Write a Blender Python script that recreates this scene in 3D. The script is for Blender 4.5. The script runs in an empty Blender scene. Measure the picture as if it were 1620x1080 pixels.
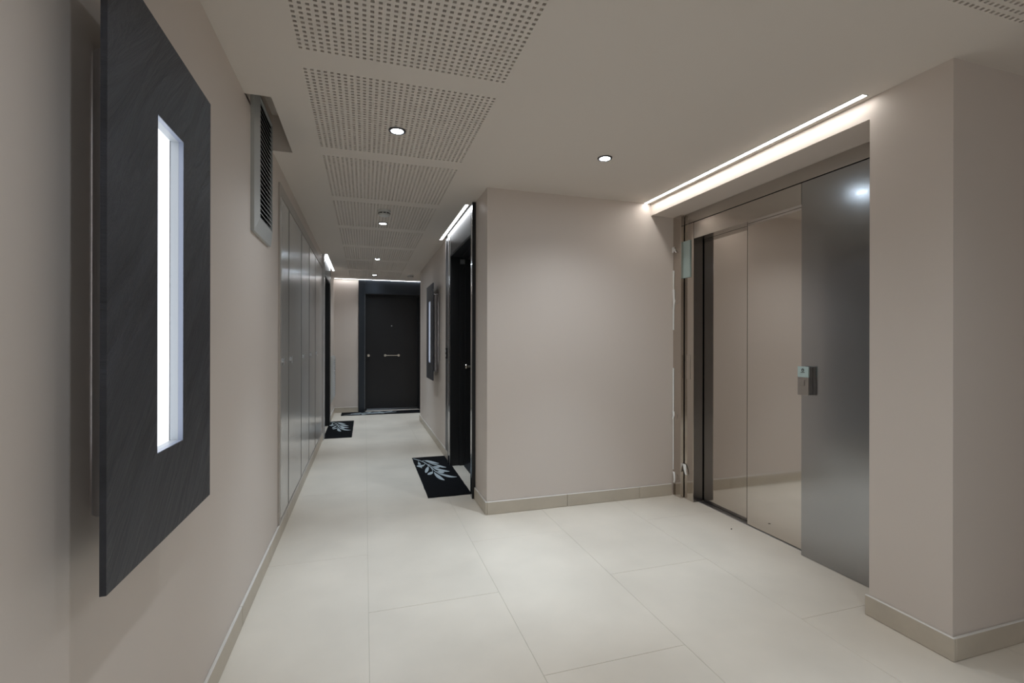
import bpy, bmesh, math, random
from mathutils import Matrix, Vector
random.seed(4)
PI = math.pi
scn = bpy.context.scene
COL = scn.collection

# ------------------------------------------------------------------ camera, world, exposure, lamps' settings
H = 2.282                                   # ceiling height
cam_d = bpy.data.cameras.new('camera')
cam_d.sensor_width = 36.0
cam_d.lens = 752.78 / 1620 * 36
cam_d.shift_x = -0.59 / 1620
cam_d.shift_y = 1.42 / 1620
cam_d.clip_start = 0.02
cam = bpy.data.objects.new('camera', cam_d)
COL.objects.link(cam)
_yaw, _pit, _rol = math.radians(17.2218), math.radians(0.0234), math.radians(0.104)
_F = Vector((math.sin(_yaw) * math.cos(_pit), math.cos(_yaw) * math.cos(_pit), math.sin(_pit)))
_R0 = Vector((math.cos(_yaw), -math.sin(_yaw), 0)); _U0 = _R0.cross(_F)
_R = _R0 * math.cos(_rol) + _U0 * math.sin(_rol); _U = -_R0 * math.sin(_rol) + _U0 * math.cos(_rol)
_m = Matrix((( _R.x, _U.x, -_F.x, 0), (_R.y, _U.y, -_F.y, 0), (_R.z, _U.z, -_F.z, 1.2), (0, 0, 0, 1)))
cam.matrix_world = _m
scn.camera = cam

world = bpy.data.worlds.new('world'); scn.world = world
world.use_nodes = True
world.node_tree.nodes['Background'].inputs['Color'].default_value = (0.86, 0.93, 1.0, 1)
world.node_tree.nodes['Background'].inputs['Strength'].default_value = 1.0

scn.view_settings.view_transform = 'Standard'
scn.view_settings.look = 'None'
scn.view_settings.exposure = -0.5
scn.view_settings.gamma = 1.0
scn.view_settings.use_curve_mapping = False
scn.cycles.use_denoising = True
scn.cycles.max_bounces = 12
scn.cycles.diffuse_bounces = 8
scn.cycles.glossy_bounces = 6
scn.cycles.sample_clamp_indirect = 6.0
scn.cycles.caustics_reflective = True

SPOT_W = 100.0            # narrow beam of one recessed spot
SPILL_W = 34.0           # its wide spill
SPOT_COL = (0.70, 0.85, 1.0)
SPILL_COL = (0.86, 0.93, 1.0)
STRIP_E = 27.0           # radiance of the LED strips
STRIP_COL = (1.0, 0.97, 0.93)
STRIP_COOL = (0.95, 0.97, 1.0)
LENS_E = 130.0
LAMP_E = 2.3             # slate wall lamps

# ------------------------------------------------------------------ helpers
def mbasis(o):
    m = o.matrix_basis.copy()
    p = o.parent
    while p:
        m = p.matrix_basis @ m
        p = p.parent
    return m

def obj(name, bm, mat, parent=None, local=False, smooth=False):
    if parent is not None and not local:
        bm.transform(mbasis(parent).inverted())
    bmesh.ops.recalc_face_normals(bm, faces=bm.faces)
    me = bpy.data.meshes.new(name)
    bm.to_mesh(me); bm.free()
    for m in (mat if isinstance(mat, (list, tuple)) else [mat]):
        me.materials.append(m)
    if smooth:
        for p in me.polygons: p.use_smooth = True
        try: me.set_sharp_from_angle(angle=math.radians(35))
        except Exception: pass
    o = bpy.data.objects.new(name, me)
    COL.objects.link(o)
    if parent is not None: o.parent = parent
    return o

def empty(name, loc=(0, 0, 0), rz=0.0):
    o = bpy.data.objects.new(name, None)
    o.empty_display_size = 0.1
    o.location = loc; o.rotation_euler = (0, 0, rz)
    o.matrix_basis = Matrix.Translation(loc) @ Matrix.Rotation(rz, 4, 'Z')
    COL.objects.link(o)
    return o

def tag(o, label=None, cat=None, group=None, kind=None):
    if label: o['label'] = label
    if cat: o['category'] = cat
    if group: o['group'] = group
    if kind: o['kind'] = kind
    return o

def copy_tree(o, parent=None):
    c = o.copy(); COL.objects.link(c)
    if parent is not None: c.parent = parent
    for ch in [x for x in bpy.data.objects if x.parent == o]:
        copy_tree(ch, c)
    return c

def add_box(bm, x0, x1, y0, y1, z0, z1, bev=0.0, mi=0):
    v = [bm.verts.new(p) for p in ((x0, y0, z0), (x1, y0, z0), (x1, y1, z0), (x0, y1, z0),
                                   (x0, y0, z1), (x1, y0, z1), (x1, y1, z1), (x0, y1, z1))]
    fs = [bm.faces.new([v[i] for i in q]) for q in ((3, 2, 1, 0), (4, 5, 6, 7), (0, 1, 5, 4), (1, 2, 6, 5), (2, 3, 7, 6), (3, 0, 4, 7))]
    for f in fs: f.material_index = mi
    if bev > 0:
        es = set(e for f in fs for e in f.edges)
        bmesh.ops.bevel(bm, geom=list(es), offset=bev, segments=1, profile=0.5, affect='EDGES')
    return bm

def box(x0, x1, y0, y1, z0, z1, bev=0.0):
    return add_box(bmesh.new(), min(x0, x1), max(x0, x1), min(y0, y1), max(y0, y1), z0, z1, bev)

def add_lathe(bm, prof, n=28, M=None):
    """prof: list of (r, h); revolved about local Z, M places it"""
    M = M or Matrix.Identity(4)
    rings = []
    for r, h in prof:
        if r < 1e-6:
            rings.append([bm.verts.new(M @ Vector((0, 0, h)))])
        else:
            rings.append([bm.verts.new(M @ Vector((r * math.cos(2 * PI * k / n), r * math.sin(2 * PI * k / n), h))) for k in range(n)])
    for a, b in zip(rings, rings[1:]):
        for k in range(n):
            q = [a[k % len(a)], a[(k + 1) % len(a)], b[(k + 1) % len(b)], b[k % len(b)]]
            u = []
            for x in q:
                if x not in u: u.append(x)
            if len(u) >= 3:
                try: bm.faces.new(u)
                except ValueError: pass
    return bm

def plate(bm, ur, vr, holes, n0, n1, f):
    """a plate over ur x vr with rectangular holes, from depth n0 to n1; f maps (u, v, n) to a point"""
    us = sorted(set([round(x, 5) for x in ur] + [round(h[k], 5) for h in holes for k in (0, 1) if ur[0] < h[k] < ur[1]]))
    vs = sorted(set([round(x, 5) for x in vr] + [round(h[k], 5) for h in holes for k in (2, 3) if vr[0] < h[k] < vr[1]]))
    ui = {round(x, 5): i for i, x in enumerate(us)}; vi = {round(x, 5): i for i, x in enumerate(vs)}
    nu, nv = len(us) - 1, len(vs) - 1
    full = [[True] * nv for _ in range(nu)]
    for h in holes:
        i0 = ui.get(round(max(h[0], ur[0]), 5)); i1 = ui.get(round(min(h[1], ur[1]), 5))
        j0 = vi.get(round(max(h[2], vr[0]), 5)); j1 = vi.get(round(min(h[3], vr[1]), 5))
        for i in range(i0, i1):
            for j in range(j0, j1): full[i][j] = False
    cache = {}
    def V(i, j, n):
        k = (i, j, n)
        if k not in cache: cache[k] = bm.verts.new(f(us[i], vs[j], n))
        return cache[k]
    for i in range(nu):
        for j in range(nv):
            if not full[i][j]: continue
            for n in (n0, n1):
                bm.faces.new((V(i, j, n), V(i + 1, j, n), V(i + 1, j + 1, n), V(i, j + 1, n)))
            for (a, b, di, dj) in (((i, j), (i + 1, j), 0, -1), ((i, j + 1), (i + 1, j + 1), 0, 1), ((i, j), (i, j + 1), -1, 0), ((i + 1, j), (i + 1, j + 1), 1, 0)):
                x, y = i + di, j + dj
                if 0 <= x < nu and 0 <= y < nv and full[x][y]: continue
                bm.faces.new((V(*a, n0), V(*b, n0), V(*b, n1), V(*a, n1)))
    return bm

# ------------------------------------------------------------------ materials
def mat(name, col, rough=0.5, metal=0.0, spec=0.5, var=0.0, scale=8.0, bump=0.0, bscale=60.0, stretch=(1, 1, 1),
        aniso=0.0, emit=None, es=0.0, coat=0.0, rvar=0.0, world_co=True):
    m = bpy.data.materials.new(name); m.use_nodes = True
    nt = m.node_tree; b = nt.nodes['Principled BSDF']
    b.inputs['Base Color'].default_value = (*col, 1)
    b.inputs['Roughness'].default_value = rough
    b.inputs['Metallic'].default_value = metal
    b.inputs['Specular IOR Level'].default_value = spec
    b.inputs['Anisotropic'].default_value = aniso
    b.inputs['Coat Weight'].default_value = coat
    if emit:
        b.inputs['Emission Color'].default_value = (*emit, 1)
        b.inputs['Emission Strength'].default_value = es
    if var or bump or rvar:
        if world_co:
            co = nt.nodes.new('ShaderNodeNewGeometry').outputs['Position']
        else:
            co = nt.nodes.new('ShaderNodeTexCoord').outputs['Object']
        mp = nt.nodes.new('ShaderNodeMapping'); mp.inputs['Scale'].default_value = stretch
        nt.links.new(co, mp.inputs['Vector'])
    if var:
        n = nt.nodes.new('ShaderNodeTexNoise'); n.inputs['Scale'].default_value = scale; n.inputs['Detail'].default_value = 5
        nt.links.new(mp.outputs[0], n.inputs['Vector'])
        r = nt.nodes.new('ShaderNodeValToRGB')
        r.color_ramp.elements[0].position = 0.3; r.color_ramp.elements[1].position = 0.7
        r.color_ramp.elements[0].color = (*[c * (1 - var) for c in col], 1)
        r.color_ramp.elements[1].color = (*[min(1, c * (1 + var)) for c in col], 1)
        nt.links.new(n.outputs['Fac'], r.inputs['Fac']); nt.links.new(r.outputs['Color'], b.inputs['Base Color'])
    if rvar:
        n = nt.nodes.new('ShaderNodeTexNoise'); n.inputs['Scale'].default_value = scale; n.inputs['Detail'].default_value = 4
        nt.links.new(mp.outputs[0], n.inputs['Vector'])
        mr = nt.nodes.new('ShaderNodeMapRange')
        mr.inputs['To Min'].default_value = rough - rvar; mr.inputs['To Max'].default_value = rough + rvar
        nt.links.new(n.outputs['Fac'], mr.inputs['Value']); nt.links.new(mr.outputs[0], b.inputs['Roughness'])
    if bump:
        n = nt.nodes.new('ShaderNodeTexNoise'); n.inputs['Scale'].default_value = bscale; n.inputs['Detail'].default_value = 4
        nt.links.new(mp.outputs[0], n.inputs['Vector'])
        bp = nt.nodes.new('ShaderNodeBump'); bp.inputs['Strength'].default_value = bump; bp.inputs['Distance'].default_value = 0.002
        nt.links.new(n.outputs['Fac'], bp.inputs['Height']); nt.links.new(bp.outputs[0], b.inputs['Normal'])
    return m

M = {}
M['wall'] = mat('greige_paint', (0.66, 0.59, 0.535), 0.5, spec=0.3, bump=0.06, bscale=140)
M['ceil'] = mat('ceiling_paint', (0.68, 0.625, 0.57), 0.6, spec=0.3, bump=0.03, bscale=140)
M['perf'] = M['ceil']
M['felt'] = mat('acoustic_felt', (0.10, 0.09, 0.08), 0.95, spec=0.1)
M['tile'] = mat('cream_stone_tile', (0.725, 0.66, 0.565), 0.33, spec=0.45, var=0.06, scale=2.6, rvar=0.07)
M['grout'] = mat('grout', (0.56, 0.52, 0.44), 0.8)
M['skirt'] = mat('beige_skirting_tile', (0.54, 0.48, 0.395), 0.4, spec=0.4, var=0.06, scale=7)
M['skirt_lit_top'] = mat('skirting_lit_top', (0.70, 0.67, 0.62), 0.4)
M['cab'] = mat('satin_grey_lacquer', (0.62, 0.60, 0.575), 0.2, metal=0.35, var=0.02, scale=300, stretch=(1, 1, 0.01))
M['seam'] = mat('gap_shade', (0.09, 0.087, 0.082), 0.6)  # dark tone standing for the shade in narrow gaps
M['bronze'] = mat('bronze_grey_plate', (0.34, 0.31, 0.285), 0.38, metal=0.7)
M['steel'] = mat('brushed_steel', (0.50, 0.475, 0.45), 0.2, metal=1.0, bump=0.05, bscale=260, stretch=(1, 1, 0.02))
M['polish'] = mat('polished_steel', (0.62, 0.58, 0.54), 0.075, metal=1.0)
M['polish_strip'] = mat('polished_steel_film', (0.60, 0.555, 0.51), 0.11, metal=1.0, bump=0.02, bscale=30)
M['panel'] = mat('dark_brushed_steel', (0.36, 0.36, 0.365), 0.18, metal=1.0, coat=0.3, rvar=0.02, scale=3)
M['panel'].node_tree.nodes['Principled BSDF'].inputs['Coat Roughness'].default_value = 0.06
M['dark_steel'] = mat('dark_steel_return', (0.20, 0.19, 0.185), 0.26, metal=1.0, bump=0.05, bscale=260, stretch=(1, 1, 0.02))
M['gunmetal'] = mat('gunmetal_panel', (0.055, 0.063, 0.074), 0.34, metal=0.9)
M['alu'] = mat('satin_aluminium', (0.62, 0.63, 0.65), 0.3, metal=1.0)
M['mirror_alu'] = mat('dark_polished_housing', (0.22, 0.22, 0.23), 0.28, metal=1.0, aniso=0.9, coat=0.6)
M['rim'] = mat('polished_housing_rim', (0.62, 0.62, 0.64), 0.3, metal=1.0, aniso=0.92)
M['chrome'] = mat('brushed_nickel', (0.68, 0.63, 0.55), 0.25, metal=1.0)
M['black'] = mat('black_paint', (0.010, 0.011, 0.013), 0.45)
M['leaf'] = mat('charcoal_door_leaf', (0.0105, 0.0105, 0.0125), 0.4, bump=0.1, bscale=120, stretch=(1, 1, 6))
M['mat'] = mat('black_mat_pile', (0.006, 0.0065, 0.008), 0.95, spec=0.1, bump=0.8, bscale=300)
M['print'] = mat('pale_grey_print', (0.42, 0.47, 0.49), 0.9, spec=0.1, bump=0.5, bscale=300)
M['white'] = mat('white_plastic', (0.60, 0.60, 0.58), 0.4)
M['ventw'] = mat('pale_grey_vent_plastic', (0.44, 0.45, 0.44), 0.35)
M['slat'] = mat('grey_louvre', (0.50, 0.51, 0.51), 0.4)
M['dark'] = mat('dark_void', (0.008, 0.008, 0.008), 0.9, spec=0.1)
M['glass'] = mat('pale_green_glass', (0.42, 0.53, 0.52), 0.12, spec=0.5)
M['film'] = mat('clear_film', (0.86, 0.86, 0.84), 0.3)
M['strip'] = mat('led_diffuser_warm', (0.8, 0.8, 0.8), 0.5, emit=STRIP_COL, es=STRIP_E)
M['strip_cool'] = mat('led_diffuser_cool', (0.8, 0.8, 0.8), 0.5, emit=STRIP_COOL, es=STRIP_E * 0.85)
M['lens'] = mat('spot_lens', (0.8, 0.8, 0.8), 0.3, emit=SPOT_COL, es=LENS_E)
M['lampglow'] = mat('lamp_diffuser', (0.8, 0.8, 0.8), 0.5, emit=(0.9, 0.94, 1.0), es=LAMP_E)
M['lining'] = mat('lamp_slot_lining', (0.44, 0.47, 0.50), 0.4)
M['slotedge'] = mat('lamp_slot_edge', (0.30, 0.335, 0.43), 0.35)
M['ring'] = mat('spot_ring', (0.10, 0.10, 0.105), 0.35, metal=0.8)
M['paper'] = mat('grey_sticker', (0.20, 0.21, 0.22), 0.6)

def pane_mat():
    m = bpy.data.materials.new('clear_pane'); m.use_nodes = True
    nt = m.node_tree; nt.nodes.clear()
    o = nt.nodes.new('ShaderNodeOutputMaterial'); mx = nt.nodes.new('ShaderNodeMixShader'); t = nt.nodes.new('ShaderNodeBsdfTransparent'); g = nt.nodes.new('ShaderNodeBsdfGlossy')
    g.inputs['Roughness'].default_value = 0.02; mx.inputs[0].default_value = 0.07
    nt.links.new(t.outputs[0], mx.inputs[1]); nt.links.new(g.outputs[0], mx.inputs[2]); nt.links.new(mx.outputs[0], o.inputs[0])
    return m
M['pane'] = pane_mat()

def slate_mat():
    m = mat('split_slate', (0.035, 0.038, 0.043), 0.5, spec=0.4)
    nt = m.node_tree; b = nt.nodes['Principled BSDF']
    tc = nt.nodes.new('ShaderNodeTexCoord')
    mp = nt.nodes.new('ShaderNodeMapping'); mp.vector_type = 'TEXTURE'; mp.inputs['Rotation'].default_value = (math.radians(48), 0, 0); mp.inputs['Scale'].default_value = (1, 1.2, 0.17)
    nt.links.new(tc.outputs['Object'], mp.inputs['Vector'])
    n = nt.nodes.new('ShaderNodeTexNoise'); n.inputs['Scale'].default_value = 3.2; n.inputs['Detail'].default_value = 9; n.inputs['Roughness'].default_value = 0.62
    n.inputs['Distortion'].default_value = 0.5
    nt.links.new(mp.outputs[0], n.inputs['Vector'])
    r = nt.nodes.new('ShaderNodeValToRGB')
    r.color_ramp.elements[0].position = 0.3; r.color_ramp.elements[1].position = 0.72
    r.color_ramp.elements[0].color = (0.024, 0.0255, 0.031, 1); r.color_ramp.elements[1].color = (0.054, 0.057, 0.069, 1)
    nt.links.new(n.outputs['Fac'], r.inputs['Fac']); nt.links.new(r.outputs['Color'], b.inputs['Base Color'])
    bp = nt.nodes.new('ShaderNodeBump'); bp.inputs['Strength'].default_value = 0.8; bp.inputs['Distance'].default_value = 0.012
    nt.links.new(n.outputs['Fac'], bp.inputs['Height']); nt.links.new(bp.outputs[0], b.inputs['Normal'])
    return m
M['slate'] = slate_mat()

# ------------------------------------------------------------------ key planes
XL = -0.502      # left wall
XC = 0.8145      # right wall of the corridor
YB = 3.224       # end wall facing the lobby
YC = 7.42        # corner where the corridor widens
YF = 8.62        # far wall
XP = 2.1296      # lift wall and pillar
YP = 1.228       # pillar corner
YR = 1.541       # edge of the lift recess
ZR = 2.19        # soffit of the lift recess
YN = -2.6; XE = 4.4; XW = 3.0
DOOR_W, DOOR_H = 0.945, 2.045
SK = 0.09        # skirting height

# ------------------------------------------------------------------ setting: floor
fl = tag(obj('floor', box(-0.72, XE + 0.1, YN - 0.1, YF + 0.4, -0.06, -0.0016), M['grout']),
         'cream stone tile floor of the lift lobby and corridor', 'floor', kind='structure')
TX = [-0.582 + 0.6 * k for k in range(9)]
regions = [(XL, XE, YN, YP), (XL, 2.6, YP, YB), (XL, XC, YB, YC), (XL, XW, YC, YF), (XC, 1.03, 3.6, 4.65), (0.0, 0.95, YF, 8.84), (-0.72, XL, 6.3, 7.35)]
tmesh = None
for c, x0 in enumerate(TX):
    off = 2.813 if c % 2 == 0 else 2.207
    k = -5
    while True:
        y0 = off + 1.208 * k; k += 1
        y1 = y0 + 1.208
        if y0 > YF + 0.3: break
        if y1 < YN: continue
        xa, xb = x0, x0 + 0.6
        hit = any(min(xb, r[1]) - max(xa, r[0]) > 0.02 and min(y1, r[3]) - max(y0, r[2]) > 0.02 for r in regions)
        if not hit: continue
        g = 0.0008
        if tmesh is None:
            t = obj('floor_tile', box(-0.3 + g, 0.3 - g, -0.604 + g, 0.604 - g, -0.012, 0.0, 0.0006), M['tile'], fl, local=True)
            tmesh = t
        else:
            t = tmesh.copy(); COL.objects.link(t); t.parent = fl
        t.location = (x0 + 0.3, (y0 + y1) / 2, random.uniform(-0.00015, 0.0))

# ------------------------------------------------------------------ setting: ceiling with perforated fields and the notch over the vent
P0, PIT, HOLE, NH = -0.2345, 0.025, 0.012, 32
FW = (NH - 1) * PIT + HOLE
fields = [(P0, 2.037 + 0.918 * k) for k in range(-1, 7)] + [(0.69, 7.545), (1.50, 0.240), (P0, 0.201)]
MG = 0.0065
NOTCH = (XL, -0.397, 2.322, 2.970)
holes = [(x - MG, x + FW + MG, y - MG, y + FW + MG) for x, y in fields] + [NOTCH]
bm = bmesh.new()
plate(bm, (-0.72, XE + 0.1), (YN - 0.1, YF + 0.3), holes, 0.0, 0.0125, lambda u, v, n: (u, v, H + n))
ceil = tag(obj('ceiling', bm, M['ceil']), 'greige plasterboard ceiling with square-hole acoustic fields', 'ceiling', kind='structure')
bm = bmesh.new()
hs = [(i * PIT, i * PIT + HOLE, j * PIT, j * PIT + HOLE) for i in range(NH) for j in range(NH)]
plate(bm, (-MG, FW + MG), (-MG, FW + MG), hs, 0.0, 0.0125, lambda u, v, n: (u, v, n))
proto = obj('perforated_panel', bm, M['perf'], ceil, local=True)
for i, (x, y) in enumerate(fields):
    o = proto if i == 0 else proto.copy()
    if i:
        COL.objects.link(o); o.parent = ceil
    o.location = (x, y, H)
obj('acoustic_backing', add_box(add_box(bmesh.new(), -0.30, XE, YN, YF, H + 0.03, H + 0.05), -0.72, -0.30, YN, 2.25, H + 0.03, H + 0.05), M['felt'], ceil)
bm = bmesh.new()
n0, n1, n2, n3 = NOTCH
zt = H + 0.20
add_box(bm, n1, n1 + 0.012, n2 - 0.012, n3 + 0.012, H + 0.0126, zt)
add_box(bm, n0 - 0.1, n1, n2 - 0.012, n2, H + 0.0126, zt)
add_box(bm, n0 - 0.1, n1, n3, n3 + 0.012, H + 0.0126, zt)
add_box(bm, n0 - 0.1, n1 + 0.012, n2 - 0.012, n3 + 0.012, zt, zt + 0.012)
obj('notch_lining', bm, M['ceil'], ceil)

# the void above the ceiling is closed on all sides
bm = bmesh.new()
vx0, vx1, vy0, vy1, vz0, vz1 = -0.74, XE + 0.16, YN - 0.17, YF + 0.42, H + 0.0127, H + 0.30
add_box(bm, vx0, vx1, vy0, vy1, vz1, vz1 + 0.03)
add_box(bm, vx0, vx0 + 0.03, vy0, vy1, vz0, vz1); add_box(bm, vx1 - 0.03, vx1, vy0, vy1, vz0, vz1)
add_box(bm, vx0, vx1, vy0, vy0 + 0.03, vz0, vz1); add_box(bm, vx0, vx1, vy1 - 0.03, vy1, vz0, vz1)
obj('ceiling_void', bm, M['felt'], ceil)

# ------------------------------------------------------------------ setting: walls
def S(name, bm, m, label, cat='wall'):
    return tag(obj(name, bm, m), label, cat, kind='structure')

LD0 = 6.36
bm = bmesh.new()
plate(bm, (YN, YF), (0, H), [(LD0, LD0 + DOOR_W, 0, DOOR_H)], 0.0, 0.2, lambda u, v, n: (XL - n, u, v))
add_box(bm, XL - 0.1, XL, n2, n3, H, zt)
S('wall_left', bm, M['wall'], 'long greige left wall carrying the slate lamp and grey cupboards')
bm = bmesh.new()
plate(bm, (-0.72, XW), (0, H), [(0.0, DOOR_W, 0, DOOR_H)], 0.0, 0.25, lambda u, v, n: (u, YF + n, v))
S('wall_far', bm, M['wall'], 'greige end wall around the far charcoal door')
RD0 = 4.60
bm = bmesh.new()
plate(bm, (YB, YC), (0, H), [(RD0 - DOOR_W, RD0, 0, DOOR_H)], 0.0, 0.3, lambda u, v, n: (XC + n, u, v))
add_box(bm, XC + 0.3, XW, YC - 0.15, YC, 0, H)
S('wall_right', bm, M['wall'], 'greige right wall of the corridor with a recessed charcoal door')
S('wall_front', box(XC + 0.3, 2.75, YB, YB + 0.2, 0, H), M['wall'], 'broad greige wall facing the lobby beside the lift')
bm = bmesh.new()
bm2 = add_box(bm, XP, XE, YP, YR, 0, H)
add_box(bm, XP, 2.60, YR, YB, ZR, H)
add_box(bm, 2.62, 2.75, YR, YB, 0, H)
S('wall_lift', bm, M['wall'], 'greige pillar and lintel framing the lift recess')
WX0, WX1, WZ1 = 0.35, 2.95, 2.14
bm = bmesh.new()
plate(bm, (-0.72, XE), (0, H), [(WX0, WX1, 0, WZ1)], 0.0, 0.15, lambda u, v, n: (u, YN - n, v))
S('wall_near', bm, M['wall'], 'greige wall closing the lobby at its near end')
# unseen glazed entrance, added in the near wall to bring daylight into the lobby
ent = tag(empty('added_window', ((WX0 + WX1) / 2, YN, 0)), 'unseen tall glazed entrance added in the near wall for daylight', 'window', kind='structure')
bm = bmesh.new()
mid = (WX0 + WX1) / 2
plate(bm, (WX0 + 0.001, WX1 - 0.001), (0.001, WZ1 - 0.001), [(WX0 + 0.06, mid - 0.04, 0.08, WZ1 - 0.06), (mid + 0.04, WX1 - 0.06, 0.08, WZ1 - 0.06)], 0.05, 0.10, lambda u, v, n: (u, YN - n, v))
obj('window_frame', bm, M['gunmetal'], ent)
for a, b in ((WX0 + 0.06, mid - 0.04), (mid + 0.04, WX1 - 0.06)):
    obj('pane', box(a, b, YN - 0.078, YN - 0.072, 0.08, WZ1 - 0.06), M['pane'], ent)
S('wall_hall', box(XE, XE + 0.15, YN, YP, 0, H), M['wall'], 'greige wall at the end of the side hall')
S('wall_wing', box(XW, XW + 0.15, YC, YF, 0, H), M['wall'], 'greige wall closing the far side wing')

# ------------------------------------------------------------------ setting: skirting in tiled lengths
def skirting(name, label, runs):
    root = tag(empty(name), label, 'skirting', kind='structure')
    for (ax, face, sgn, a, b) in runs:
        # ax 'x': face is an X plane, runs along Y;  sgn = which way it stands proud
        L = 0.606; s = a
        if ax == 'x' and sgn > 0: s = a - ((a - 0.43) % L)
        while s < b - 1e-4:
            p, q = max(a, s), min(b, s + L); s += L
            if q - p < 0.004: continue
            gp = 0.0006
            if ax == 'x': bmx = box(face, face + sgn * 0.012, p + gp, q - gp, 0.0, SK, 0.003)
            else: bmx = box(p + gp, q - gp, face, face + sgn * 0.012, 0.0, SK, 0.003)
            o = obj('skirting_tile', bmx, [M['skirt'], M['skirt_lit_top']], root)
            for pg in o.data.polygons: pg.material_index = 1 if pg.normal.z > 0.5 else 0  # top faces painted lighter, standing in for light from above
    return root
skirting('baseboard_left', 'beige tile skirting along the left wall under the cupboards', [('x', XL, 1, YN, LD0 - 0.105), ('x', XL, 1, LD0 + DOOR_W + 0.08, YF)])
skirting('baseboard_far', 'beige tile skirting left of the far door', [('y', YF, -1, XL + 0.012, -0.105), ('y', YF, -1, 1.03, XW)])
skirting('baseboard_right', 'beige tile skirting along the corridor right wall', [('x', XC, -1, YB - 0.012, RD0 - DOOR_W - 0.077), ('x', XC, -1, RD0 + 0.105, YC + 0.012), ('y', YC, 1, XC, XW)])
skirting('baseboard_front', 'beige tile skirting under the broad wall facing the lobby', [('y', YB, -1, XC, 2.318)])
skirting('baseboard_pillar', 'beige tile skirting wrapped round the pillar by the lift', [('x', XP, -1, YP - 0.012, YR + 0.012), ('y', YP, -1, XP, XE)])

# ------------------------------------------------------------------ doors (local frame: x right as seen, y into the wall, z up)
def lathe_y(bm, x, z, prof, n=24):
    """revolve about the -Y axis (towards the viewer)"""
    return add_lathe(bm, prof, n, Matrix.Translation((x, 0, z)) @ Matrix.Rotation(PI / 2, 4, 'X'))

def make_door(name, loc, rz, label, duct=False, strip='gunmetal'):
    W, HH = DOOR_W, DOOR_H
    r = tag(empty(name, loc, rz), label, 'door', kind='structure')
    L = lambda n, b, m, par=r, **k: obj(n, b, m, par, local=True, **k)
    top = H - 0.004
    L('side_strip', box(-0.10, -0.001, -0.0245, 0, 0.0, top, 0.001), M[strip])
    L('side_strip', box(W + 0.001, W + 0.065, -0.0245, 0, 0.0, top, 0.001), M[strip])
    L('header_panel', box(0.0, W, -0.0245, 0.0, HH, top, 0.001), M['gunmetal'])
    L('edge_trim', box(W + 0.0655, W + 0.073, -0.027, 0, 0.0, top), M['black'])
    L('edge_trim', box(-0.106, -0.1005, -0.027, 0, 0.0, top), M['alu' if strip != 'gunmetal' else 'black'])
    if strip != 'gunmetal': L('edge_trim', box(0.0, 0.006, -0.0265, -0.0246, 0.0, top), M['alu'])
    bmx = bmesh.new()
    for (d0, d1, t) in ((-0.02, 0.07, 0.008), (0.07, 0.12, 0.018), (0.12, 0.172, 0.032)):
        add_box(bmx, 0.0005, t, d0, d1, 0.0, HH - 0.0005)
        add_box(bmx, W - t, W - 0.0005, d0, d1, 0.0, HH - 0.0005)
        add_box(bmx, t, W - t, d0, d1, HH - t - 0.004, HH - 0.0005)
    L('door_frame', bmx, M['black'])
    L('door_leaf', box(0.015, W - 0.015, 0.174, 0.215, 0.006, HH - 0.012, 0.002), M['leaf'])
    bmx = bmesh.new()
    x0, x1 = 0.034, W - 0.034
    pr = [(0.105, 0.0), (0.105, 0.004), (0.165, 0.026), (0.1725, 0.026), (0.1725, 0.0)]
    a = [bmx.verts.new((x0, y, z)) for y, z in pr]; b = [bmx.verts.new((x1, y, z)) for y, z in pr]
    bmx.faces.new(a); bmx.faces.new(b[::-1])
    for i in range(5): bmx.faces.new((a[i], a[(i + 1) % 5], b[(i + 1) % 5], b[i]))
    L('threshold', bmx, M['alu'])
    leafy = 0.174
    bmx = bmesh.new()
    lathe_y(bmx, 0.062, 0.968, [(0.0, 0.0), (0.026, 0.0), (0.026, 0.006), (0.011, 0.008), (0.011, 0.035), (0.024, 0.042), (0.026, 0.052), (0.022, 0.060), (0.0, 0.062)])
    bmesh.ops.translate(bmx, verts=bmx.verts, vec=(0, leafy, 0))
    L('door_knob', bmx, M['chrome'], smooth=True)
    bmx = bmesh.new()
    for hx in (0.347, 0.580):
        lathe_y(bmx, hx, 0.968, [(0.0, 0.0), (0.022, 0.0), (0.022, 0.010), (0.012, 0.012), (0.012, 0.045), (0.020, 0.048), (0.020, 0.062), (0.0, 0.064)])
    add_lathe(bmx, [(0.0, 0.330), (0.0085, 0.330), (0.0085, 0.597), (0.0, 0.597)], 16,
              Matrix.Translation((0, -0.055, 0.968)) @ Matrix.Rotation(PI / 2, 4, 'Y'))
    bmesh.ops.translate(bmx, verts=bmx.verts, vec=(0, leafy, 0))
    L('pull_handle', bmx, M['chrome'], smooth=True)
    bmx = bmesh.new()
    lathe_y(bmx, 0.458, 1.495, [(0.0, 0.0), (0.011, 0.0), (0.011, 0.004), (0.006, 0.006), (0.0, 0.005)], 16)
    bmesh.ops.translate(bmx, verts=bmx.verts, vec=(0, leafy, 0))
    L('peephole', bmx, M['alu'], smooth=True)
    if duct:
        L('duct_panel', box(-0.318, -0.1065, -0.012, 0, SK + 0.001, top, 0.001), M['gunmetal'])
        L('edge_trim', box(-0.3245, -0.3185, -0.014, 0, SK + 0.001, top), M['alu'])
        L('sticker', add_box(bmesh.new(), 0.0182, 0.0192, 0.072, 0.118, 1.965, 2.01), M['paper'])
    return r

make_door('door_1', (XC, RD0, 0), -PI / 2, 'recessed charcoal flat door in a gunmetal surround on the corridor right wall', duct=True, strip='panel')
make_door('door_2', (0.0, YF, 0), 0.0, 'charcoal flat door with nickel pull bar at the corridor end')
make_door('door_3', (XL, LD0, 0), PI / 2, 'dark recessed door just past the grey cupboards', strip='panel')

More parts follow.
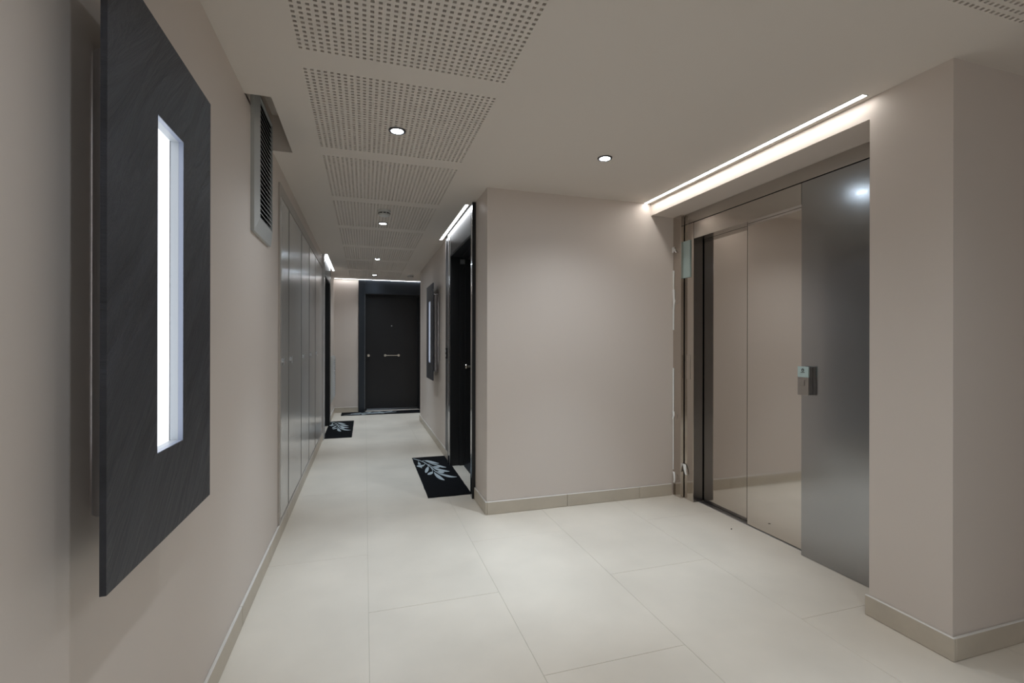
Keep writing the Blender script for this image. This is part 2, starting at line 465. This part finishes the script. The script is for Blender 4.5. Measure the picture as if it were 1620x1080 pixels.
# doorbell on the duct panel of the first door
bell = tag(empty('doorbell', (XC - 0.0122, 4.835, 1.09)), 'small black doorbell beside the recessed door on the corridor right wall', 'doorbell')
obj('plate', box(XC - 0.0122, XC - 0.026, 4.805, 4.865, 1.035, 1.145, 0.002), M['black'], bell)
obj('push_button', box(XC - 0.0262, XC - 0.031, 4.82, 4.85, 1.10, 1.125, 0.002), M['alu'], bell)
obj('name_holder', box(XC - 0.0262, XC - 0.029, 4.82, 4.85, 1.055, 1.08, 0.001), M['alu'], bell)

# ------------------------------------------------------------------ lift
XF = 2.3636
lift = tag(empty('elevator', (XF, 2.4, 0)), 'brushed steel lift entrance with half open sliding panels in the recess', 'elevator')
def LP(n, b, m, label=None, par=None):
    o = obj(n, b, m, par or lift)
    if label: o['label'] = label
    return o
LP('corner_plate', box(2.332, 2.36, 3.125, YB - 0.001, 0.001, ZR - 0.001, 0.0008), M['polish_strip'])
LP('post_channel', box(2.372, 2.40, 3.085, 3.2, 0.001, 2.18), M['panel'])
LP('jamb_post', box(XF - 0.002, 2.366, 3.018, 3.117, 0.0005, 2.107, 0.0006), M['polish_strip'])
LP('header_panel', box(XF, 2.40, YR + 0.001, 3.12, 2.113, ZR - 0.001, 0.0008), M['steel'])
LP('lower_header', box(XF, 2.408, 2.094, 3.016, 1.985, 2.107, 0.0008), M['steel'])
LP('guide_rail', box(2.41, 2.49, 1.96, 3.0, 2.062, 2.09), M['dark'])
LP('side_panel', box(XF, 2.40, YR + 0.001, 2.0915, 0.001, 2.107, 0.0008), M['panel'])
LP('sliding_panel', box(2.412, 2.442, 1.95, 2.542, 0.006, 2.05, 0.002), M['polish'])
LP('sliding_panel', box(2.4535, 2.483, 2.35, 3.03, 0.006, 2.05, 0.0008), M['polish'])
LP('jamb_return', box(2.3665, 2.4455, 3.0185, 3.10, 0.001, 2.10), M['dark_steel'])
LP('lift_lining', add_box(box(2.50, 2.58, 1.56, 3.2, 0.001, 2.18), 2.42, 2.50, 3.07, 3.2, 0.001, 2.18), M['dark'])
sill = bmesh.new()
add_box(sill, 2.409, 2.50, 1.95, 3.014, 0.0, 0.0008)
for gx in (2.4095, 2.419, 2.4295, 2.443):
    add_box(sill, gx, gx + 0.005, 1.95, 3.014, 0.0008, 0.004)
sl = LP('sill', sill, [M['dark'], M['alu']])
for p in sl.data.polygons: p.material_index = 1 if p.center.z > 0.001 else 0
LP('edge_seal', box(2.4095, 2.4115, 2.5412, 2.5424, 0.006, 1.984), M['dark_steel'])
LP('header_soffit', box(2.4085, 2.449, 2.5445, 3.016, 1.985, 1.998), M['steel'])
ind = LP('floor_indicator', box(XF - 0.012, XF - 0.0022, 3.050, 3.141, 1.700, 1.982, 0.001), M['glass'], 'pale green glass floor indicator')
LP('notice_plate', box(XF - 0.0045, XF - 0.0022, 3.052, 3.108, 0.925, 1.108, 0.0005), M['polish_strip'])
def shred(pts, w, par, nm='film_shred'):
    """a torn ribbon of protective film: pts in (y, z, stand-off)"""
    b = bmesh.new(); rows = []
    for i, (y, z, s) in enumerate(pts):
        k = w * (1 - 0.55 * i / max(1, len(pts) - 1))
        rows.append([b.verts.new((2.331 - s, y - k / 2, z)), b.verts.new((2.331 - s - 0.004, y + k / 2, z + 0.003))])
    for p, q in zip(rows, rows[1:]): b.faces.new((p[0], p[1], q[1], q[0]))
    o = LP(nm, b, M['film'])
    md = o.modifiers.new('Solidify', 'SOLIDIFY'); md.thickness = 0.0006
    return o
shred([(3.214, 1.955, 0.002), (3.208, 1.935, 0.010), (3.195, 1.905, 0.022)], 0.030, lift)
shred([(3.204, 1.94, 0.002), (3.192, 1.922, 0.006), (3.168, 1.902, 0.012)], 0.022, lift)
shred([(3.214, 1.77, 0.001), (3.213, 1.70, 0.002), (3.214, 1.62, 0.001)], 0.014, lift)
shred([(3.214, 1.62, 0.001), (3.205, 1.52, 0.002), (3.214, 1.46, 0.001), (3.214, 1.30, 0.001)], 0.022, lift)
shred([(3.208, 1.495, 0.002), (3.190, 1.505, 0.010), (3.172, 1.535, 0.016)], 0.012, lift)
shred([(3.214, 1.0, 0.001), (3.213, 0.62, 0.002), (3.214, 0.2, 0.001)], 0.012, lift)
shred([(3.210, 0.66, 0.004), (3.190, 0.635, 0.014), (3.200, 0.60, 0.018)], 0.022, lift)
shred([(3.205, 0.185, 0.003), (3.185, 0.165, 0.012), (3.180, 0.125, 0.014), (3.196, 0.10, 0.008)], 0.022, lift)
shred([(3.112, 0.265, -0.026), (3.095, 0.225, -0.018), (3.085, 0.19, -0.02)], 0.035, lift)

call = tag(empty('lift_call_box', (XF, 2.052, 0.99)), 'slim steel lift call box with a pale glass cap and square button', 'call box')
obj('back_box', box(2.338, XF - 0.0004, 2.020, 2.084, 0.913, 1.067, 0.001), M['panel'], call)
obj('face_plate', box(2.330, 2.3376, 2.018, 2.086, 0.910, 1.0095, 0.0008), M['bronze'], call)
cap = obj('glass_cap', box(2.330, 2.3376, 2.018, 2.086, 1.0105, 1.070, 0.0008), M['glass'], call)
bmx = bmesh.new()
MX = Matrix.Translation((2.3295, 2.0525, 1.050)) @ Matrix.Rotation(-PI / 2, 4, 'Y')
add_lathe(bmx, [(0.0052, 0.0), (0.0052, 0.0005), (0.0085, 0.0005), (0.0085, 0.0), (0.0052, 0.0)], 24, MX)
add_box(bmx, 2.3290, 2.3297, 2.0505, 2.0545, 1.0505, 1.0530)
add_box(bmx, 2.3290, 2.3297, 2.0400, 2.0650, 1.0355, 1.0385)
obj('emblem', bmx, M['black'], cap)
obj('call_button', box(2.3262, 2.3298, 2.041, 2.073, 0.963, 0.997, 0.0012), M['bronze'], call)

# ------------------------------------------------------------------ slate wall lamps (local: x out from wall, y along, z up; origin on the wall at the slate's foot)
def make_lamp(label):
    r = tag(empty('slate_wall_lamp', (XL, 1.2625, 0.767)), label, 'wall lamp', 'slate wall lamps with a glowing slot')
    W, HT = 0.567, 1.108
    sy, sz0, sz1 = 0.076, 0.195, 0.917
    L = lambda n, b, m, par=r, **k: obj(n, b, m, par, local=True, **k)
    bm = bmesh.new()
    plate(bm, (-W / 2, W / 2), (0, HT), [(-sy, sy, sz0, sz1)], 0.072, 0.082, lambda u, v, n: (n, u, v))
    # slightly riven outline
    L('slate_panel', bm, M['slate'])
    rect = [(-sy + 0.002, sy - 0.002, sz0 + 0.002, sz1 - 0.002)]
    for nm, x0, x1, mk in (('slot_lining', 0.0545, 0.0714, 'lining'), ('slot_edge', 0.0716, 0.0815, 'slotedge')):
        bm = bmesh.new()
        plate(bm, (-sy + 0.0004, sy - 0.0004), (sz0 + 0.0004, sz1 - 0.0004), rect, x0, x1, lambda u, v, n: (n, u, v))
        L(nm, bm, M[mk])
    # housing: polished box with rounded upright sides, open behind the slot
    bm = bmesh.new()
    R0, yc, xc = 0.034, 0.146, 0.0365
    out0 = [(xc + R0 * math.cos(t), yc + R0 * math.sin(t)) for t in [PI / 2 * (1 - 2 * k / 12) for k in range(13)]]
    side = [(xc + R0 * math.sin(PI * k / 12 - PI / 2) * -1, yc + R0 * math.cos(PI * k / 12 - PI / 2)) for k in range(13)]
    prof = side + [(x, -y) for x, y in side[::-1]]
    zb, zt2 = 0.105, 0.985
    lo = [bm.verts.new((x, y, zb)) for x, y in prof]; hi = [bm.verts.new((x, y, zt2)) for x, y in prof]
    n = len(prof)
    for k in range(n):
        q = (k + 1) % n
        if k == n - 1: continue
        if k == 12: continue
        bm.faces.new((lo[k], lo[q], hi[q], hi[k]))
    bm.faces.new(lo); bm.faces.new(hi[::-1])
    me_lb = L('light_box', bm, [M['mirror_alu'], M['rim']], smooth=True)
    for pg in me_lb.data.polygons:
        if abs(pg.center.y) > yc and abs(pg.normal.z) < 0.5: pg.material_index = 1
    bm = bmesh.new()
    plate(bm, (-0.165, 0.165), (zb, zt2), [(-sy - 0.004, sy + 0.004, sz0 - 0.004, sz1 + 0.004)], 0.0706, 0.0712, lambda u, v, n: (n, u, v))
    L('box_cover', bm, M['dark'])
    L('diffuser', box(0.0480, 0.0535, -sy, sy - 0.0045, sz0 + 0.0005, sz1 - 0.0005), M['lampglow'])
    for y in (-0.13, 0.13):
        for z in (0.995, 0.095):
            bm = add_lathe(bmesh.new(), [(0.0, 0.0), (0.005, 0.0), (0.005, 0.0716), (0.0, 0.0716)], 12, Matrix.Translation((0.0, y, z)) @ Matrix.Rotation(PI / 2, 4, 'Y'))
            L('fixing_stud', bm, M['alu'])
    return r
lamp1 = make_lamp('large dark slate wall lamp on the left wall')
lamp2 = copy_tree(lamp1)
lamp2.matrix_basis = Matrix.Translation((XC, 5.685, 0.767)) @ Matrix.Rotation(PI, 4, 'Z')
lamp2['label'] = 'slate wall lamp on the corridor right wall beyond the recessed door'

# ------------------------------------------------------------------ vents
def ring(bm, f, o, i, d_out, d_in):
    """bevelled frame: outer rect o on the wall, inner rect i at the front"""
    O = [bm.verts.new(f(u, v, 0)) for u, v in ((o[0], o[2]), (o[1], o[2]), (o[1], o[3]), (o[0], o[3]))]
    A = [bm.verts.new(f(u, v, d_out)) for u, v in ((o[0], o[2]), (o[1], o[2]), (o[1], o[3]), (o[0], o[3]))]
    B = [bm.verts.new(f(u, v, d_in)) for u, v in ((i[0], i[2]), (i[1], i[2]), (i[1], i[3]), (i[0], i[3]))]
    C = [bm.verts.new(f(u, v, 0.002)) for u, v in ((i[0], i[2]), (i[1], i[2]), (i[1], i[3]), (i[0], i[3]))]
    for k in range(4):
        q = (k + 1) % 4
        bm.faces.new((O[k], O[q], A[q], A[k])); bm.faces.new((A[k], A[q], B[q], B[k])); bm.faces.new((B[k], B[q], C[q], C[k]))
        bm.faces.new((C[k], C[q], O[q], O[k]))
    return bm
def make_vent(loc, o, i, d0, d1, nsl, label, group=None, thick=0.0035, bmat='dark', blade='dark'):
    r = tag(empty('vent_grille', loc), label, 'vent', group)
    f = lambda u, v, n: (XL + n, u, v)
    obj('frame', ring(bmesh.new(), f, o, i, d0, d1), M['ventw'], r)
    obj('duct_back', box(XL + 0.0004, XL + 0.0019, i[0], i[1], i[2], i[3]), M[bmat], r)
    p = (i[3] - i[2]) / nsl
    first = None
    for k in range(nsl):
        z = i[2] + p * (k + 0.5)
        if first is None:
            b = bmesh.new(); x0, x1, t = d1 - 0.020, d1 - 0.004, thick
            vs = [b.verts.new((XL + x, y, z + dz)) for y in (i[0] + 0.0005, i[1] - 0.0005) for x, dz in ((x0, 0.006), (x1, -0.006), (x1, -0.006 + t), (x0, 0.006 + t))]
            b.faces.new(vs[0:4]); b.faces.new(vs[4:8][::-1])
            for a in range(4): b.faces.new((vs[a], vs[(a + 1) % 4], vs[4 + (a + 1) % 4], vs[4 + a]))
            first = obj('slat', b, [M[blade], M['slat']], r); z0 = z
            for pg in first.data.polygons: pg.material_index = 1 if pg.normal.x > 0.8 else 0  # by default front lip pale as if lit, other faces dark as if shaded
        else:
            c = first.copy(); COL.objects.link(c); c.parent = r; c.location = (0, 0, z - z0)
    return r
make_vent((XL, 2.635, 1.72), (2.436, 2.845, 1.715, 2.40), (2.495, 2.805, 1.785, 2.352), 0.016, 0.030, 24, 'tall pale grey louvred vent on the left wall under the ceiling notch')
make_vent((XL, 7.95, 0.28), (7.46, 8.44, 0.285, 0.985), (7.95, 8.40, 0.33, 0.94), 0.02, 0.036, 16, 'low pale grey vent on the left wall near the far corner', thick=0.016, blade='slat', bmat='seam')

# ------------------------------------------------------------------ cupboards
cab = tag(empty('utility_cupboard', (XL, 4.8, SK)), 'long run of five satin grey utility cupboard doors on the left wall', 'cupboard')
FZ0, FZ1 = SK + 0.001, 2.168
CY0, CY1 = 3.165, 6.235
bm = bmesh.new()
plate(bm, (CY0, CY1), (FZ0, FZ1), [(CY0 + 0.045, CY1 - 0.05, FZ0 + 0.012, FZ1 - 0.07)], 0.0005, 0.011, lambda u, v, n: (XL + n, u, v))
obj('frame', bm, mat('frame_lacquer', (0.46, 0.42, 0.38), 0.4, metal=0.3), cab)
seams = [CY0 + 0.048, 3.535, 4.205, 4.775, 5.345, CY1 - 0.053]
for a, b in zip(seams, seams[1:]):
    d = obj('door', box(XL + 0.001, XL + 0.008, a + 0.005, b - 0.005, FZ0 + 0.016, FZ1 - 0.074, 0.0008), M['cab'], cab)
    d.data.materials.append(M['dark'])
    for p in d.data.polygons: p.material_index = 1 if abs(p.normal.y) > 0.9 else 0  # end faces darkened to draw the shade between doors
    bmx = bmesh.new()
    hy = a + 0.075 if b - a > 0.4 else a + 0.055
    add_lathe(bmx, [(0.0, 0.0), (0.015, 0.0), (0.015, 0.003), (0.010, 0.004), (0.010, 0.010), (0.0, 0.011)], 18, Matrix.Translation((XL + 0.0072, hy, 1.085)) @ Matrix.Rotation(PI / 2, 4, 'Y'))
    add_box(bmx, XL + 0.017, XL + 0.021, hy - 0.004, hy + 0.004, 1.055, 1.105)
    obj('lock', bmx, M['alu'], d)
    obj('seam_shade_strip', box(XL + 0.0012, XL + 0.0098, a - 0.0025, a + 0.0025, FZ0 + 0.016, FZ1 - 0.074), M['seam'], d)  # dark strip added in place of the shade at each door seam
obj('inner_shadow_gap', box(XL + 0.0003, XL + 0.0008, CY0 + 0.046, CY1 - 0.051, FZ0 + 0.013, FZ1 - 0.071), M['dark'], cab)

# ------------------------------------------------------------------ LED strips (profile + diffuser, flush in the ceiling)
def led(x0, x1, y0, y1, label, cool):
    r = tag(empty('led_strip', ((x0 + x1) / 2, (y0 + y1) / 2, H - 0.004)), label, 'ceiling light', 'led strips set in the ceiling')
    bm = bmesh.new()
    e = 0.0025
    plate(bm, (x0 - e, x1 + e), (y0 - e, y1 + e), [(x0, x1, y0, y1)], -0.003, -0.0002, lambda u, v, n: (u, v, H + n))
    obj('profile', bm, M['white'], r)
    obj('diffuser', box(x0 + 0.0002, x1 - 0.0002, y0 + 0.0002, y1 - 0.0002, H - 0.002, H - 0.0004), M['strip_cool' if cool else 'strip'], r)
    return r
led(2.064, 2.092, 1.525, 3.218, 'long white led strip in the ceiling along the lift lintel', False)
led(0.751, 0.776, 3.672, 5.01, 'white led strip in the ceiling over the corridor right door', True)
led(-0.468, -0.443, 6.265, 7.68, 'white led strip in the ceiling over the dark door past the cupboards', True)
led(XL + 0.01, 0.95, YF - 0.060, YF - 0.036, 'thin white led strip running across the ceiling at the far wall', True)

# ------------------------------------------------------------------ recessed spots
def spot(x, y, label, w=1.0, spill=None):
    r = tag(empty('downlight', (x, y, H)), label, 'downlight', 'recessed ceiling spots')
    T = Matrix.Translation((x, y, H))
    bm = bmesh.new()
    add_lathe(bm, [(0.031, -0.0052), (0.034, -0.0060), (0.041, -0.0052), (0.044, -0.0002), (0.030, -0.0002), (0.031, -0.0052)], 36, T)
    obj('trim_ring', bm, M['ring'], r, smooth=True)
    bm = bmesh.new()
    add_lathe(bm, [(0.0, -0.0045), (0.030, -0.0042), (0.030, -0.0004), (0.0, -0.0004)], 28, T)
    obj('lens', bm, M['lens'], r)
    for nm, pw, ang in (('downlight_beam', SPOT_W * w, 60), ('downlight_spill', SPILL_W * (spill if spill else w), 136)):
        ld = bpy.data.lights.new(nm, 'SPOT')
        ld.energy = pw; ld.color = SPOT_COL if nm == 'downlight_beam' else SPILL_COL; ld.spot_size = math.radians(ang); ld.spot_blend = 1.0; ld.shadow_soft_size = 0.025
        lo = bpy.data.objects.new(nm, ld); COL.objects.link(lo); lo.parent = r
        lo.location = (0, 0, -0.012)
    return r
spot(0.156, 2.498, 'bright recessed spot in the second perforated field, nearest over the corridor axis')
spot(1.342, 2.504, 'recessed spot in the plain ceiling in front of the lift', spill=1.6)
spot(0.154, 4.479, 'recessed spot just behind the smoke detector')
spot(0.153, 6.42, 'recessed spot over the corridor between the two led-lit side doors')
spot(0.145, 7.94, 'recessed spot closest to the far charcoal door')
spot(0.156, 0.45, 'recessed spot in the perforated field just before the large slate lamp')
spot(1.342, 0.45, 'recessed spot in front of the pillar')
spot(1.342, -1.5, 'recessed spot at the near end of the lobby', w=0.6)
spot(0.156, -1.5, 'recessed spot at the near left end of the lobby', w=0.6)
spot(1.75, 8.0, 'recessed spot in the far side wing')

# ------------------------------------------------------------------ smoke detectors
def detector(x, y, label):
    r = tag(empty('smoke_detector', (x, y, H)), label, 'smoke detector', 'round ceiling smoke detectors')
    T = Matrix.Translation((x, y, H))
    obj('base', add_lathe(bmesh.new(), [(0.0, -0.0003), (0.052, -0.0003), (0.052, -0.010), (0.050, -0.013), (0.0, -0.013)], 36, T), M['white'], r, smooth=True)
    obj('housing', add_lathe(bmesh.new(), [(0.0, -0.0132), (0.045, -0.0132), (0.046, -0.030), (0.040, -0.042), (0.022, -0.048), (0.0, -0.049)], 36, T), M['white'], r, smooth=True)
    bm = bmesh.new()
    for k in range(10):
        a = 2 * PI * k / 10 + 0.31
        b = bmesh.new(); add_box(b, 0.0445, 0.0466, -0.0105, 0.0105, -0.029, -0.0215)
        b.transform(T @ Matrix.Rotation(a, 4, 'Z'))
        me = bpy.data.meshes.new('tmp'); b.to_mesh(me); b.free(); bm.from_mesh(me); bpy.data.meshes.remove(me)
    obj('sensor_slot', bm, M['dark'], r)
    return r
detector(0.151, 4.05, 'round white smoke detector with dark slots on the perforated corridor ceiling')
detector(0.700, 7.80, 'small round smoke detector near the far right corner of the ceiling')

# ------------------------------------------------------------------ door mats
LEAVES = [[(-0.069, 0.508), (-0.025, 0.504), (0.014, 0.446), (0.043, 0.384), (0.069, 0.341), (0.023, 0.344), (-0.023, 0.387)], [(-0.042, 0.393), (0.011, 0.339), (0.059, 0.274), (0.085, 0.221), (0.113, 0.172), (0.061, 0.179), (0.039, 0.253), (-0.002, 0.327)], [(-0.02, 0.235), (0.01, 0.252), (0.042, 0.236), (0.052, 0.204), (0.025, 0.181), (-0.008, 0.2)], [(-0.018, 0.19), (0.021, 0.169), (0.061, 0.105), (0.09, 0.062), (0.12, 0.024), (0.075, 0.022), (0.027, 0.065), (0.002, 0.115)], [(-0.003, 0.058), (0.028, 0.069), (0.051, 0.041), (0.063, 0.009), (0.038, -0.024), (0.013, 0.002)], [(-0.008, 0.024), (0.024, -0.028), (0.069, -0.079), (0.111, -0.141), (0.152, -0.172), (0.104, -0.182), (0.066, -0.158), (0.034, -0.098), (0.007, -0.035)], [(-0.028, 0.057), (-0.016, -0.014), (0.004, -0.093), (0.017, -0.173), (0.027, -0.25), (-0.009, -0.21), (-0.029, -0.14), (-0.036, -0.048)], [(-0.056, 0.259), (-0.056, 0.197), (-0.07, 0.115), (-0.09, 0.054), (-0.108, 0.038), (-0.107, 0.095), (-0.086, 0.195)], [(-0.038, 0.068), (-0.041, 0.014), (-0.063, -0.026), (-0.085, -0.037), (-0.098, -0.019), (-0.087, 0.022), (-0.06, 0.056)], [(-0.16, 0.312), (-0.136, 0.336), (-0.092, 0.333), (-0.077, 0.354), (-0.089, 0.296), (-0.12, 0.26), (-0.117, 0.204), (-0.13, 0.25), (-0.154, 0.275)], [(-0.125, 0.488), (-0.121, 0.445), (-0.108, 0.352), (-0.143, 0.356)]]
STEMS = [[(-0.163, 0.597), (-0.113, 0.514), (-0.077, 0.421), (-0.052, 0.309), (-0.031, 0.169), (-0.014, 0.049), (0.012, -0.033), (0.015, -0.025), (-0.009, 0.062), (-0.025, 0.185), (-0.045, 0.327), (-0.072, 0.442), (-0.108, 0.536), (-0.162, 0.618)], [(-0.068, 0.395), (-0.054, 0.314), (-0.057, 0.239), (-0.053, 0.242), (-0.049, 0.324), (-0.065, 0.406)], [(-0.039, 0.227), (-0.035, 0.133), (-0.04, 0.059), (-0.036, 0.061), (-0.03, 0.139), (-0.035, 0.234)], [(-0.071, 0.402), (-0.08, 0.339), (-0.076, 0.336), (-0.068, 0.4)], [(-0.125, 0.542), (-0.125, 0.478), (-0.122, 0.482), (-0.121, 0.546)], [(-0.085, 0.488), (-0.058, 0.498), (-0.057, 0.51), (-0.084, 0.502)], [(-0.047, 0.334), (-0.015, 0.236), (-0.013, 0.243), (-0.044, 0.346)], [(-0.032, 0.229), (-0.011, 0.179), (-0.009, 0.187), (-0.03, 0.238)], [(-0.023, 0.096), (0.002, 0.044), (0.004, 0.051), (-0.021, 0.105)]]
def make_mat(label):
    r = tag(empty('door_mat', (0.6385, 4.3485, 0.0)), label, 'door mat', 'black door mats with a pale olive sprig')
    bm = bmesh.new()
    # slightly wavy outline with a low bevel
    w, l, hh = 0.171, 0.6565, 0.008
    rnd = random.Random(3)
    pts = []
    NL, NW = 26, 8
    for k in range(NL): pts.append((w + rnd.uniform(-.0015, .0015), -l + 2 * l * k / NL))
    for k in range(NW): pts.append((w - 2 * w * k / NW, l + rnd.uniform(-.0025, .0025)))
    for k in range(NL): pts.append((-w + rnd.uniform(-.0015, .0015), l - 2 * l * k / NL))
    for k in range(NW): pts.append((-w + 2 * w * k / NW, -l + rnd.uniform(-.0025, .0025)))
    lo = [bm.verts.new((x, y, 0.0003)) for x, y in pts]
    mi = [bm.verts.new((x, y, hh * 0.75)) for x, y in pts]
    hi = [bm.verts.new((x * 0.975, y * 0.994, hh)) for x, y in pts]
    n = len(pts)
    for k in range(n):
        q = (k + 1) % n
        bm.faces.new((lo[k], lo[q], mi[q], mi[k])); bm.faces.new((mi[k], mi[q], hi[q], hi[k]))
    bm.faces.new(hi); bm.faces.new(lo[::-1])
    obj('pile', bm, M['mat'], r, local=True)
    bm = bmesh.new()
    for k, poly in enumerate(LEAVES + STEMS):
        z = hh + 0.0006 + 0.00004 * k
        # widen and smooth the outline once (corner cutting)
        pp = poly
        if k < len(LEAVES):
            out = []
            for a, b in zip(pp, pp[1:] + pp[:1]):
                out += [(a[0] * .78 + b[0] * .22, a[1] * .78 + b[1] * .22), (a[0] * .22 + b[0] * .78, a[1] * .22 + b[1] * .78)]
            tips = [i for i in range(len(pp))]
            pp = out
        top = [bm.verts.new((x, y, z)) for x, y in pp]
        bot = [bm.verts.new((x, y, hh - 0.0004)) for x, y in pp]
        f = bm.faces.new(top)
        for i in range(len(pp)):
            q = (i + 1) % len(pp)
            bm.faces.new((top[i], top[q], bot[q], bot[i]))
        bmesh.ops.triangulate(bm, faces=[f])
    obj('olive_sprig_print', bm, M['print'], r, local=True)
    return r
mat1 = make_mat('black olive sprig mat at the recessed corridor door, largest of the three')
mat2 = copy_tree(mat1); mat2.matrix_basis = Matrix.Translation((-0.326, 6.992, 0))
mat2['label'] = 'black olive sprig mat by the dark door past the cupboards'
mat3 = copy_tree(mat1); mat3.matrix_basis = Matrix.Translation((0.284, 8.395, 0)) @ Matrix.Rotation(PI / 2, 4, 'Z')
mat3['label'] = 'black olive sprig mat lying across the foot of the far door'

# ------------------------------------------------------------------ a crumb of dirt in front of the lift
bm = bmesh.new()
bmesh.ops.create_icosphere(bm, subdivisions=2, radius=0.006)
for v in bm.verts: v.co *= random.uniform(0.75, 1.2)
bm.transform(Matrix.Translation((2.258, 2.511, 0.0025)) @ Matrix.Rotation(0.5, 4, 'Z') @ Matrix.Diagonal((1.3, 0.7, 0.4, 1)))
tag(obj('dirt_crumb', bm, M['dark']), 'tiny dark crumb lying on the floor in front of the lift', 'crumb')
